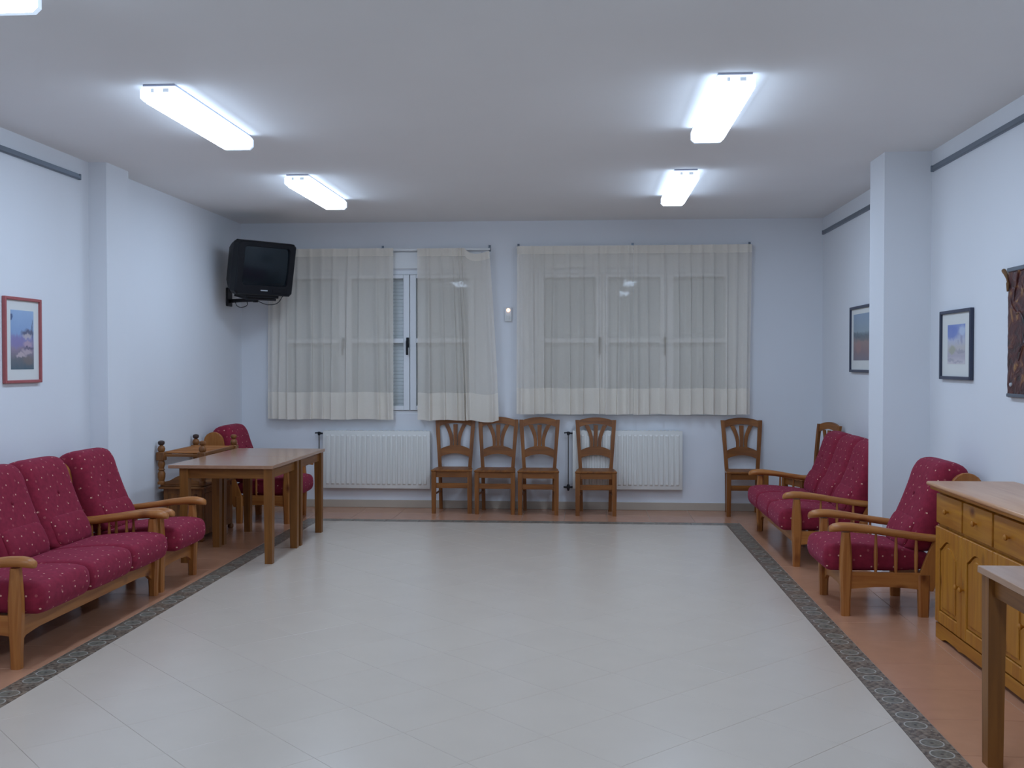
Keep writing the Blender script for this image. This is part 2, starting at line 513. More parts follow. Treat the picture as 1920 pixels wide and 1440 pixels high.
# ---------------------------------------------------------------- room shell
XL, XR, YB, YF, ZC = -3.77, 2.47, 11.03, -1.6, 3.09
WX0, WX1, WX2, WX3 = -3.365, -1.155, -0.565, 1.575     # the two window openings
WZ0, WZ1 = 1.01, 2.575
bm = B(); box(bm, XL - .2, XL, YF, YB + .25, -.1, ZC)
struct(obj('wall_left', bm, M_WALL), 'long white plastered wall on the left', 'wall')
bm = B(); box(bm, XR, XR + .2, YF, YB + .25, -.1, ZC)
struct(obj('wall_right', bm, M_WALL), 'long white plastered wall on the right', 'wall')
bm = B(); box(bm, XL, XR, YF - .2, YF, -.1, ZC)
struct(obj('wall_front', bm, M_WALL), 'plain white wall closing the room behind the viewer', 'wall')
bm = B()
for x0, x1 in ((XL, WX0), (WX1, WX2), (WX3, XR)):
    box(bm, x0, x1, YB, YB + .25, -.1, ZC)
for x0, x1 in ((WX0, WX1), (WX2, WX3)):
    box(bm, x0, x1, YB, YB + .25, -.1, WZ0); box(bm, x0, x1, YB, YB + .25, WZ1, ZC)
struct(obj('wall_back', bm, M_WALL, smooth=0), 'white far wall with two curtained windows', 'wall')
bm = B(); box(bm, XL - .2, XR + .2, YF - .2, YB + .25, ZC, ZC + .15)
struct(obj('ceiling', bm, M_CEIL), 'flat white ceiling with fluorescent fittings', 'ceiling')
bm = B(); box(bm, XL, -3.63, 7.58, 7.96, 0, ZC)
struct(obj('trim_1', bm, M_WALL), 'shallow white pilaster on the left wall', 'pillar')
bm = B(); box(bm, 2.14, XR, 7.62, 8.0, 0, ZC)
struct(obj('trim_2', bm, M_WALL), 'white square pillar against the right wall', 'pillar')
bm = B(); box(bm, XL, XR, YB - .012, YB, 0, .083, .003)
struct(obj('baseboard_back', bm, M_BASE), 'pale tiled skirting along the far wall', 'baseboard')
bm = B(); box(bm, XL, XL + .012, YF, 7.58, 0, .083, .003); box(bm, XL, XL + .012, 7.96, YB - .012, 0, .083, .003)
struct(obj('baseboard_left', bm, M_BASE), 'pale tiled skirting along the left wall', 'baseboard')
bm = B(); box(bm, XR - .012, XR, YF, 7.62, 0, .083, .003); box(bm, XR - .012, XR, 8.0, YB - .012, 0, .083, .003)
struct(obj('baseboard_right', bm, M_BASE), 'pale tiled skirting along the right wall', 'baseboard')

# ---- floor: slab, diagonal cream tiles, dark patterned border, terracotta surround
bm = B(); box(bm, XL - .2, XR + .2, YF - .2, YB + .25, -.12, -.0025)
floor = struct(obj('floor', bm, M_SCREED), 'tiled floor, cream field inside a dark patterned border', 'floor')
FX0, FX1, FY1 = -2.66, 1.352, 10.045      # cream field
BW = .146
Y0 = 3.3

def clip(poly, ax, val, keep_less):
    out = []
    for i in range(len(poly)):
        a, b = poly[i], poly[(i + 1) % len(poly)]
        ia = (a[ax] <= val) == keep_less or a[ax] == val
        ib = (b[ax] <= val) == keep_less or b[ax] == val
        if ia: out.append(a)
        if ia != ib:
            t = (val - a[ax]) / (b[ax] - a[ax])
            out.append((a[0] + t * (b[0] - a[0]), a[1] + t * (b[1] - a[1])))
    return out

def area(p):
    return abs(sum(p[i][0] * p[(i + 1) % len(p)][1] - p[(i + 1) % len(p)][0] * p[i][1] for i in range(len(p)))) / 2

def tile_mesh(name, poly, mat, th=.006):
    me = bpy.data.meshes.new(name)
    n = len(poly)
    cx = sum(p[0] for p in poly) / n; cy = sum(p[1] for p in poly) / n
    e = .0012
    ins = []
    for x, y in poly:
        d = math.hypot(x - cx, y - cy)
        ins.append((x - (x - cx) / d * e, y - (y - cy) / d * e))
    v = [(x, y, -th) for x, y in poly] + [(x, y, -.001) for x, y in poly] + [(x, y, 0) for x, y in ins]
    f = [tuple(range(2 * n, 3 * n))]
    for i in range(n):
        j = (i + 1) % n
        f.append((i, j, n + j, n + i)); f.append((n + i, n + j, 2 * n + j, 2 * n + i))
    me.from_pydata(v, [], f); me.update()
    me.materials.append(mat)
    return me

def place(me, name, x, y, rot=0.0):
    o = bpy.data.objects.new(name, me)
    COL.objects.link(o); o.parent = floor
    o.location = (x, y, 0); o.rotation_euler = (0, 0, rot)
    return o

D = .606                                  # spacing of the joints in x+y
g = .0006
H = D / 2 - g * 1.42
full = tile_mesh('tile', [(0, -H), (H, 0), (0, H), (-H, 0)], M_TILE)
for a in range(-6, 40):
    for c in range(-6, 40):
        s, d = 2.31 + D * (a + .5), .22 + D * (c + .5)          # s = x+y, d = y-x
        cx, cy = (s - d) / 2, (s + d) / 2
        poly = [(cx, cy - H), (cx + H, cy), (cx, cy + H), (cx - H, cy)]
        p = poly
        for ax, val, less in ((0, FX0 + g, False), (0, FX1 - g, True), (1, Y0, False), (1, FY1 - g, True)):
            p = clip(p, ax, val, less)
            if len(p) < 3: break
        if len(p) < 3 or area(p) < .004:
            continue
        if len(p) == 4 and abs(area(p) - 2 * H * H) < 1e-4:
            place(full, 'tile', cx, cy)
        else:
            q = []
            for pt in p:
                if not q or math.hypot(pt[0] - q[-1][0], pt[1] - q[-1][1]) > 1e-4: q.append(pt)
            mx_, my_ = sum(t[0] for t in q) / len(q), sum(t[1] for t in q) / len(q)
            place(tile_mesh('tile', [(x - mx_, y - my_) for x, y in q], M_TILE), 'tile', mx_, my_)

def border_piece(L):
    h, k = L / 2 - .0012, BW / 2 - .0012
    me = tile_mesh('border_tile', [(-h, -k), (h, -k), (h, k), (-h, k)], M_BORDER)
    uvl = me.uv_layers.new(name='UVMap')
    for lp in me.loops:
        c = me.vertices[lp.vertex_index].co
        uvl.data[lp.index].uv = (c.x, c.y)
    return me
bl = border_piece(.335)
y = 10.045 + BW + .0
joints = [4.275 + .3345 * k for k in range(-3, 19)]
for y0, y1 in zip(joints, joints[1:]):
    y1c = min(y1, FY1 + BW)
    if y0 > FY1 + BW - .03: break
    me = bl if abs((y1c - y0) - .3345) < .002 else border_piece(y1c - y0)
    for x in (FX0 - BW / 2, FX1 + BW / 2):
        place(me, 'border_tile', x, (y0 + y1c) / 2, PI / 2)
nb = 12
Lb = (FX1 - FX0) / nb
bl2 = border_piece(Lb)
for k in range(nb):
    place(bl2, 'border_tile', FX0 + Lb * (k + .5), FY1 + BW / 2)

T = .425
def terra_strip(xs, ys):
    cache = {}
    for x0, x1 in zip(xs, xs[1:]):
        for y0, y1 in zip(ys, ys[1:]):
            key = (round(x1 - x0, 4), round(y1 - y0, 4))
            if key[0] < .02 or key[1] < .02: continue
            if key not in cache:
                a, b = key[0] / 2 - .0016, key[1] / 2 - .0016
                cache[key] = tile_mesh('terracotta_tile', [(-a, -b), (a, -b), (a, b), (-a, b)], M_TERRA)
            place(cache[key], 'terracotta_tile', (x0 + x1) / 2, (y0 + y1) / 2)
ys = [5.905 + T * k for k in range(-6, 11)] + [FY1 + BW]
xs_r = [FX1 + BW, 1.957, 2.382, XR]
terra_strip(xs_r, ys)
xs_l = [XL, -3.70, -3.275, FX0 - BW]
terra_strip(xs_l, ys)
xs_b = xs_l + [FX0 - BW + (FX1 + BW * 2 - FX0) / 10 * k for k in range(1, 10)] + xs_r
terra_strip(xs_b, [FY1 + BW, FY1 + BW + T, YB])

# ---------------------------------------------------------------- windows
def window(name, x0, x1, label, open_gap=None):
    t = thing(name, label, 'window', ((x0 + x1) / 2, YB, WZ0)); t['kind'] = 'structure'
    W = (x1 - x0) / 2
    h = WZ1 - WZ0
    bm = B()
    y0, y1 = .012, .07
    for a in ((-W, -W + .045, 0, h), (W - .045, W, 0, h)):
        box(bm, a[0], a[1], y0, y1, a[2], a[3], .003)
    box(bm, -W + .045, W - .045, y0, y1, 0, .045, .003); box(bm, -W + .045, W - .045, y0, y1, h - .05, h, .003)
    obj('frame', bm, M_ALU, t)
    n = 3
    sw = (2 * W - .09) / n
    for k in range(n):
        a, b = -W + .045 + sw * k + .003, -W + .045 + sw * (k + 1) - .003
        yy = .0 if k % 2 else .0
        bm = B(); s = .066; z0, z1 = .048, h - .053
        box(bm, a, a + s, yy - .012, .05, z0, z1, .004); box(bm, b - s, b, yy - .012, .05, z0, z1, .004)
        box(bm, a + s, b - s, yy - .01, .048, z0, z0 + .05, .003); box(bm, a + s, b - s, yy - .01, .048, z1 - .04, z1, .003)
        zm = 1.785 - WZ0
        box(bm, a + s, b - s, yy - .01, .048, zm, zm + .05, .003)
        f = obj('sash', bm, M_ALU, t)
        for q0, q1 in ((z0 + .05, zm), (zm + .05, z1 - .04)):
            bm = B(); box(bm, a + s, b - s, .02, .026, q0, q1)
            obj('pane', bm, M_GLASS, f, smooth=0)
        if k < 2:
            bm = B(); zc = 1.755 - WZ0
            box(bm, b - .034, b - .004, yy - .026, yy - .012, zc - .02, zc + .09, .003)
            box(bm, b - .030, b - .010, yy - .05, yy - .026, zc + .02, zc + .05, .003)
            box(bm, b - .032, b - .008, yy - .062, yy - .045, zc - .10, zc + .055, .004)
            obj('handle', bm, M_BLACK, f)
    bm = B()                                     # closed roller shutter, its slats one curtain of laths
    ns = 40
    for k in range(ns):
        z0 = h * k / ns; z1 = h * (k + 1) / ns - .001
        prism(bm, [(.080, z0), (.076, z0 + .006), (.075, (z0 + z1) / 2), (.076, z1 - .006), (.080, z1), (.088, z1), (.088, z0)], 'yz', -W, W)
    s = obj('roller_shutter', bm, M_SHUT, t, smooth=0); s['kind'] = 'stuff'
    return t
window('window_1', WX0, WX1, 'three-sash white aluminium window on the left, shutter down')
window('window_2', WX2, WX3, 'three-sash white aluminium window on the right, wholly curtained')
# shutter boxes above the windows
for x0, x1, nm, lb in ((WX0, WX1, 'shutter_box', 'white shutter box cover above the left window'),
                       (WX2, WX3, 'shutter_box', 'white shutter box cover above the right window')):
    bm = B(); box(bm, x0 - .03, x1 + .03, YB - .014, YB - .0005, WZ1 + .01, WZ1 + .19, .004)
    tag(obj(nm, bm, M_WHITEPL), lb, 'shutter box')

# ---------------------------------------------------------------- curtain rails and curtains
def rail(x0, x1, z, label, brackets):
    t = thing('curtain_rail', label, 'rail', ((x0 + x1) / 2, YB, z), group='curtain rails')
    bm = B(); h = (x1 - x0) / 2
    box(bm, -h, h, -.070, -.052, -.012, .012, .003)
    obj('track', bm, M_WHITEPL, t)
    for b in brackets:
        bm = B(); xx = b - (x0 + x1) / 2
        box(bm, xx - .01, xx + .01, -.066, 0, .012, .02); box(bm, xx - .012, xx + .012, -.004, -.0005, -.02, .05)
        obj('bracket', bm, M_GREYMET, t)
rail(-3.45, -1.03, 2.785, 'white curtain rail over the left window, bare at its right end', (-3.3, -2.2, -1.04))
rail(-.745, 1.725, 2.795, 'white curtain rail over the right window', (-.73, .485, 1.71))

def curtain(label, top, bot, zt, zb, hem, ridges, seed, sag=None, amp=.042):
    """top / bot = (x0, x1) at heading and hem; each ridge (u, width) is a narrow pleat running from heading to hem"""
    rnd = random.Random(seed)
    t = thing('curtain', label, 'curtain', ((bot[0] + bot[1]) / 2, YB - .092, zb), group='sheer curtains')
    ox, oz = (bot[0] + bot[1]) / 2, zb
    nu = 260
    rd = [(u, w_, rnd.uniform(.75, 1.2), rnd.choice((1, 1, 1, -1)) * rnd.uniform(.35, .75), rnd.uniform(-.012, .012)) for u, w_ in ridges]
    head = .085
    zs = [zb, zb + hem * .33, zb + hem * .66, zb + hem]
    nz = 14
    zs += [zb + hem + (zt - head - zb - hem) * (k + 1) / nz for k in range(nz)]
    zs += [zt - head * .5, zt]
    def pt(i, z):
        u = i / nu
        f = (z - zb) / (zt - zb)
        lo, hi = bot, top
        x0 = lo[0] + (hi[0] - lo[0]) * f ** 1.3; x1 = lo[1] + (hi[1] - lo[1]) * f ** 1.3
        x = x0 + (x1 - x0) * u
        y = .006 * math.sin(u * 21 + seed) * (1 - .5 * f)
        A = amp * (1 - .72 * f ** 1.5)
        for uc, wd, am, sk, wob in rd:
            c = uc + wob * math.sin(3.1 * f + uc * 9) * (1 - f)
            g_ = math.exp(-((u - c) / wd) ** 2)
            y -= A * am * g_
            x += A * am * sk * g_ * min(1, 6 * u) * min(1, 6 * (1 - u))
        zz = z
        if sag and u > sag:
            w_ = (u - sag) / (1 - sag)
            zz = z - (math.sin(w_ ** .7 * PI) * .050 + w_ * .030) * f ** 3 - .020 * (1 - f) * math.sin(w_ * PI)
        zz += .004 * math.sin(u * 17 + seed) * (1 - f)
        return Vector((x - ox, y, zz - oz))
    def strip(name, zl, mat, parent):
        bm = B()
        rows = [[bm.verts.new(pt(i, z)) for i in range(nu + 1)] for z in zl]
        for r0, r1 in zip(rows, rows[1:]):
            for i in range(nu):
                bm.faces.new((r0[i], r0[i + 1], r1[i + 1], r1[i]))
        return obj(name, bm, mat, parent, smooth=80)
    strip('hem_band', zs[:4], M_HEM, t)
    strip('sheer_panel', zs[3:4 + nz], M_SHEER, t)
    strip('heading_tape', zs[3 + nz:], M_HEM, t)
curtain('pale sheer curtain left of the bare window gap, behind the television', (-3.435, -2.07), (-3.45, -2.072), 2.80, .962, .293, [(u, .018) for u in (.04, .115, .17, .245, .33, .425, .53, .65, .745, .865, .955)], 1)
curtain('pale sheer curtain with bunched pleats and a loose drooping top corner', (-1.81, -1.035), (-1.81, -.935), 2.795, .957, .293, [(.145, .026), (.32, .026), (.47, .022), (.555, .012), (.595, .012), (.635, .012), (.93, .03)], 2, sag=.66)
curtain('left half of the pale sheer pair covering the right window', (-.738, .487), (-.745, .492), 2.81, 1.027, .275, [(u, .018) for u in (.04, .125, .22, .33, .44, .56, .69, .78, .89, .96)], 3)
curtain('right half of the pale sheer pair covering the right window', (.489, 1.722), (.494, 1.705), 2.81, 1.027, .275, [(u, .018) for u in (.03, .11, .25, .37, .47, .575, .67, .785, .87, .96)], 4)

# ---------------------------------------------------------------- thermostat on the far wall
t = thing('thermostat', 'small white wall unit with glowing orange light between the windows', 'thermostat', (-.838, YB, 2.09))
bm = B(); box(bm, -.035, .035, -.026, -.0005, -.075, .075, .006, 2); obj('housing', bm, M_WHITEPL, t)
bm = B(); lathe(bm, 0, .045, [(.018, -.028), (.016, -.034), (.008, -.038)], 14, 'Y'); obj('indicator_light', bm, M_LED, t)
bm = B(); box(bm, -.02, .02, -.030, -.026, -.05, -.02, .002); obj('button', bm, M_MAT, t)

# ---------------------------------------------------------------- radiators
def radiator(x0, x1, z0, z1, label):
    t = thing('radiator', label, 'radiator', ((x0 + x1) / 2, YB, 0), group='panel radiators')
    W = (x1 - x0) / 2
    bm = B()
    box(bm, -W, W, -.078, -.03, z0, z1, .006, 2)
    n = 20
    p = (2 * W - .05) / n
    for k in range(n):
        a = -W + .025 + p * k
        secs = []
        for z, d in ((z0 + .04, .0), (z0 + .055, .009), (z1 - .055, .009), (z1 - .04, .0)):
            secs.append([(a + p * .14, -.077, z), (a + p * .26, -.079 - d, z), (a + p * .74, -.079 - d, z), (a + p * .86, -.077, z)])
        loft(bm, secs)
    obj('front_panel', bm, M_RAD, t, 30)
    bm = B()
    for k in range(26):
        a = -W + .02 + (2 * W - .04) * k / 26
        box(bm, a, a + .02, -.074, -.034, z1, z1 + .006)
    g_ = obj('top_grille', bm, M_RAD, t, 0); g_['kind'] = 'stuff'
    for s in (-.6, .6):
        bm = B(); box(bm, W * s - .02, W * s + .02, -.03, -.0005, z0 + .1, z1 - .1)
        obj('bracket', bm, M_RAD, t)
    bm = B(); xv = -W - .046
    tube(bm, [(-W + .01, -.054, z1 - .03), (xv, -.054, z1 - .03)], .010)
    lathe(bm, xv, -.054, [(.012, z1 - .05), (.016, z1 - .04), (.016, z1 - .018), (.01, z1 - .012)], 12)
    tube(bm, [(xv - .045, -.054, z1 - .026), (xv + .02, -.054, z1 - .022)], .007)
    vv = obj('valve', bm, M_DARKMET, t)
    bm = B(); tube(bm, [(xv, -.054, z1 - .04), (xv, -.054, z0 + .03)], .006)
    obj('pipe', bm, M_BRASS, t)
    bm = B()
    lathe(bm, xv, -.054, [(.010, z0 + .05), (.017, z0 + .035), (.017, z0 + .01), (.009, z0 - .02)], 12)
    tube(bm, [(xv - .05, -.054, z0 + .02), (xv + .05, -.054, z0 + .02)], .011)
    obj('lower_fitting', bm, M_DARKMET, t)
radiator(-2.849, -1.679, .214, .836, 'cream ribbed radiator under the left window beside the tables')
radiator(-.148, 1.012, .226, .850, 'cream ribbed radiator under the right window behind a chair')

# ---------------------------------------------------------------- picture rails
def pic_rail(x, y0, y1, z, label, side):
    t = thing('picture_rail', label, 'rail', (x, (y0 + y1) / 2, z), group='picture rails')
    h = (y1 - y0) / 2
    bm = B(); prism(bm, [(0, -.02), (side * .016, -.02), (side * .022, -.013), (side * .022, .008), (side * .016, .008), (side * .016, .02), (0, .02)], 'xz', -h, h)
    obj('channel', bm, M_GREYMET, t, 0)
    for e in (-h, h):
        bm = B(); box(bm, min(0, side * .024), max(0, side * .024), e - .008, e + .008, -.022, .022, .003)
        obj('end_cap', bm, M_GREYMET, t)
pic_rail(XL, 1.0, 7.42, 2.95, 'grey metal picture rail high on the left wall', 1)
pic_rail(XR, 1.0, 7.57, 2.955, 'grey metal picture rail on the right wall, nearer side of the pillar', -1)
pic_rail(XR, 8.05, 10.97, 2.93, 'grey metal picture rail on the right wall, beyond the pillar', -1)

# ---------------------------------------------------------------- ceiling lights
def fixture(x, y0, label):
    t = thing('ceiling_light', label, 'light', (x, y0 + .645, ZC), group='fluorescent ceiling lights')
    bm = B(); box(bm, -.09, .09, -.645, .645, -.012, 0, .002); obj('tray', bm, M_TRAY, t)
    prof = [(-.092, -.012), (-.105, -.03), (-.105, -.075), (-.082, -.096), (.082, -.096), (.105, -.075), (.105, -.03), (.092, -.012)]
    bm = B(); loft(bm, [[(u, v, z) for u, z in prof] for v in (-.615, .615)], cap=False)
    df = obj('diffuser', bm, M_DIFF, t, 20)
    df.data.materials.append(M_SIDE)                # side walls emit less than the bottom, turned down to shrink the ceiling glow
    for p_ in df.data.polygons:
        if p_.center.z > -.074: p_.material_index = 1
    for s in (-1, 1):
        bm = B(); a = sorted((s * .615, s * .645))
        loft(bm, [[(u, v, z) for u, z in prof] for v in a])
        obj('end_cap', bm, M_CAP if s < 0 else M_CAPF, t, 20)
        for u in (-.035, .04):
            bm = B(); box(bm, u - (.008 if u < 0 else .016), u + (.008 if u < 0 else .016), min(s * .64, s * .648), max(s * .64, s * .648), -.044, -.024, .002)
            obj('lamp_holder', bm, M_HOLD, t)
LX = (-2.33, .775)
for x, side in ((LX[0], 'left'), (LX[1], 'right')):
    fixture(x, 8.18, 'lit fluorescent fitting farthest back in the %s row' % side)
    fixture(x, 5.49, 'lit fluorescent fitting in the middle of the %s row' % side)
    fixture(x, 2.80, 'lit fluorescent fitting nearest the viewer in the %s row, mostly out of frame' % side)
    fixture(x, .11, 'lit fluorescent fitting of the %s row overhead, out of the picture' % side)

# ---------------------------------------------------------------- dining chairs
def make_chair():
    t = thing('dining_chair', 'x', 'chair', (0, 0, 0), group='wooden chairs along the far end')
    wm, wx, wy = WOOD['chairZ'], WOOD['chairX'], WOOD['chairY']
    # seat: wider in front, with a lip
    bm = B()
    prism(bm, [(-.2155, -.20), (.2155, -.20), (.2, .0), (.178, .155), (-.178, .155), (-.2, .0)], 'xy', .437, .458, .006)
    obj('seat', bm, wy, t)
    bm = B()
    for s in (-1, 1):
        prism(bm, [(s * .185, -.155), (s * .155, .12), (s * .137, .12), (s * .167, -.155)], 'xy', .375, .437)
    box(bm, -.165, .165, -.182, -.162, .378, .437); box(bm, -.14, .14, .118, .136, .378, .437)
    obj('seat_frame', bm, wx, t, 20)
    for s in (-1, 1):
        bm = B()
        loft(bm, [[(s * .188 + dx, -.175 + dy, z) for dx, dy in ((-w_, -w_), (w_, -w_), (w_, w_), (-w_, w_))]
                  for z, w_ in ((0, .020), (.2, .023), (.437, .023))])
        obj('leg', bm, wm, t)
    def post(z):                                  # centre line of a back post, x half-width and y
        if z < .44: return (.152 + .008 * z / .44, .150 - .012 * z / .44)
        f = (z - .44) / .535
        return (.160 + .036 * f, .138 + .062 * f ** 1.4)
    for s in (-1, 1):
        bm = B()
        secs = []
        for z in (0, .2, .44, .56, .68, .80, .90, .965):
            px, py = post(z); w_ = .0185 if z < .8 else .0205
            secs.append([(s * px + dx, py + dy, z) for dx, dy in ((-w_, -.014), (w_, -.014), (w_, .014), (-w_, .014))])
        loft(bm, secs)
        obj('back_post', bm, wm, t, 25)
    def rail_piece(z_lo_end, z_lo_mid, z_hi_end, z_hi_mid, inset, name, n=10):
        bm = B(); secs = []
        for i in range(n + 1):
            u = -1 + 2 * i / n
            e = 1 - u * u
            zl = z_lo_end + (z_lo_mid - z_lo_end) * e; zh = z_hi_end + (z_hi_mid - z_hi_end) * e
            px, py = post((z_lo_end + z_hi_end) / 2)
            pl, ph_ = post(zl)[1], post(zh)[1]
            x = u * (px - inset)
            bow = .010 * e
            secs.append([(x, pl - .010 + bow, zl), (x, pl + .010 + bow, zl), (x, ph_ + .010 + bow, zh), (x, ph_ - .010 + bow, zh)])
        loft(bm, secs)
        obj(name, bm, wx, t, 30)
    rail_piece(.885, .925, .960, .992, .010, 'crest_rail')
    rail_piece(.560, .600, .645, .688, .010, 'lumbar_rail')
    for k, (xb, xt, bow) in enumerate(((-.044, -.098, .020), (0, 0, 0), (.044, .098, -.020))):
        bm = B(); secs = []
        for i in range(9):
            f = i / 8; z = .672 + f * .238
            x = xb + (xt - xb) * f ** 1.6 + bow * math.sin(f * PI) * .6
            w_ = .015 + .009 * f
            py = post(z)[1] + .008
            secs.append([(x - w_, py - .006, z), (x + w_, py - .006, z), (x + w_, py + .006, z), (x - w_, py + .006, z)])
        loft(bm, secs)
        obj('back_slat', bm, wm, t, 30)
    bm = B(); box(bm, -.172, .172, -.183, -.165, .265, .318, .003); obj('front_stretcher', bm, wx, t)
    for s in (-1, 1):
        bm = B(); tube(bm, [(s * .182, -.16, .20), (s * .157, .135, .20)], .011, 6)
        obj('side_stretcher', bm, wy, t)
    return t
chair = make_chair()
spots = [(-1.405, 10.815, 0.02, 'wooden chair with crest tucked under the curtain, leftmost of the row, beside the radiator'),
         (-.945, 10.785, -.01, 'wooden chair half covered by the drooping curtain, second from left'),
         (-.498, 10.765, .01, 'wooden chair between the two windows, touching the chair on its left'),
         (.097, 10.745, 0, 'wooden chair standing alone in front of the right radiator'),
         (1.632, 10.80, .02, 'wooden chair behind the far arm of the right sofa'),
         (2.175, 10.185, math.radians(-74), 'wooden chair turned sideways by the right wall, mostly behind the sofa back')]
for i, (x, y, r, lab) in enumerate(spots):
    o = chair if i == 0 else copy_tree(chair)
    o.location = (x, y, 0); o.rotation_euler = (0, 0, r); o['label'] = lab

# ---------------------------------------------------------------- sofas and armchairs (local +x faces the room, wall at x = 0)
def cushion_mesh(prof, spine, w, y0, ny=20, p=5.0, crown=0.0, q=2.4):
    """closed xz outline swept across width w, drawn in towards a spine at both ends"""
    s0, s1 = Vector(spine[0]), Vector(spine[1])
    qq = q
    pts = []                                        # smooth the outline (Catmull-Rom)
    n = len(prof)
    for i in range(n):
        a, b, c, d = [Vector(prof[(i + k - 1) % n]) for k in range(4)]
        for k in range(3):
            f = k / 3
            pts.append(.5 * ((2 * b) + (c - a) * f + (2 * a - 5 * b + 4 * c - d) * f * f + (3 * b - a - 3 * c + d) * f ** 3))
    tg = []
    dd = (s1 - s0)
    for q in pts:
        f = max(0, min(1, (q - s0).dot(dd) / dd.length_squared))
        tg.append(s0 + dd * f)
    arc = [0]
    for a, b in zip(pts, pts[1:] + pts[:1]):
        arc.append(arc[-1] + (b - a).length)
    bm = B()
    uvl = bm.loops.layers.uv.new('UVMap')
    rows, vs = [], []
    for j in range(ny + 1):
        v = -math.cos(PI * j / ny)
        v = math.copysign(abs(v) ** .7, v)
        s = (max(0, 1 - abs(v) ** p)) ** (1 / qq)
        s = max(s, .04)
        rows.append([bm.verts.new((tt.x + (q.x - tt.x) * s, y0 + v * w / 2, tt.y + (q.y - tt.y) * (s + crown * (1 - v * v) * s))) for q, tt in zip(pts, tg)])
        vs.append(y0 + v * w / 2)
    m = len(pts)
    for j in range(ny):
        for i in range(m):
            k = (i + 1) % m
            f = bm.faces.new((rows[j][i], rows[j][k], rows[j + 1][k], rows[j + 1][i]))
            f.normal_update()
            flat = abs(f.normal.y) > .75           # the boxed ends carry their own panel of cloth
            for lp, (uu, vv) in zip(f.loops, ((vs[j], arc[i]), (vs[j], arc[i + 1]), (vs[j + 1], arc[i + 1]), (vs[j + 1], arc[i]))):
                lp[uvl].uv = (lp.vert.co.x, lp.vert.co.z + 3) if flat else (uu, vv)
    for f in (bm.faces.new(rows[0][::-1]), bm.faces.new(rows[-1])):
        for lp in f.loops:
            lp[uvl].uv = (lp.vert.co.x, lp.vert.co.z + 3)
    return bm

BACK = [(.455, .400), (.445, .465), (.405, .565), (.352, .690), (.312, .800), (.285, .880), (.235, .942), (.150, .948),
        (.070, .905), (.060, .810), (.130, .660), (.185, .520), (.250, .410), (.350, .385)]
SEAT = [(.962, .375), (.950, .410), (.915, .432), (.80, .442), (.60, .428), (.44, .408), (.330, .385), (.300, .340), (.330, .290),
        (.50, .272), (.70, .270), (.86, .268), (.935, .274), (.962, .320)]

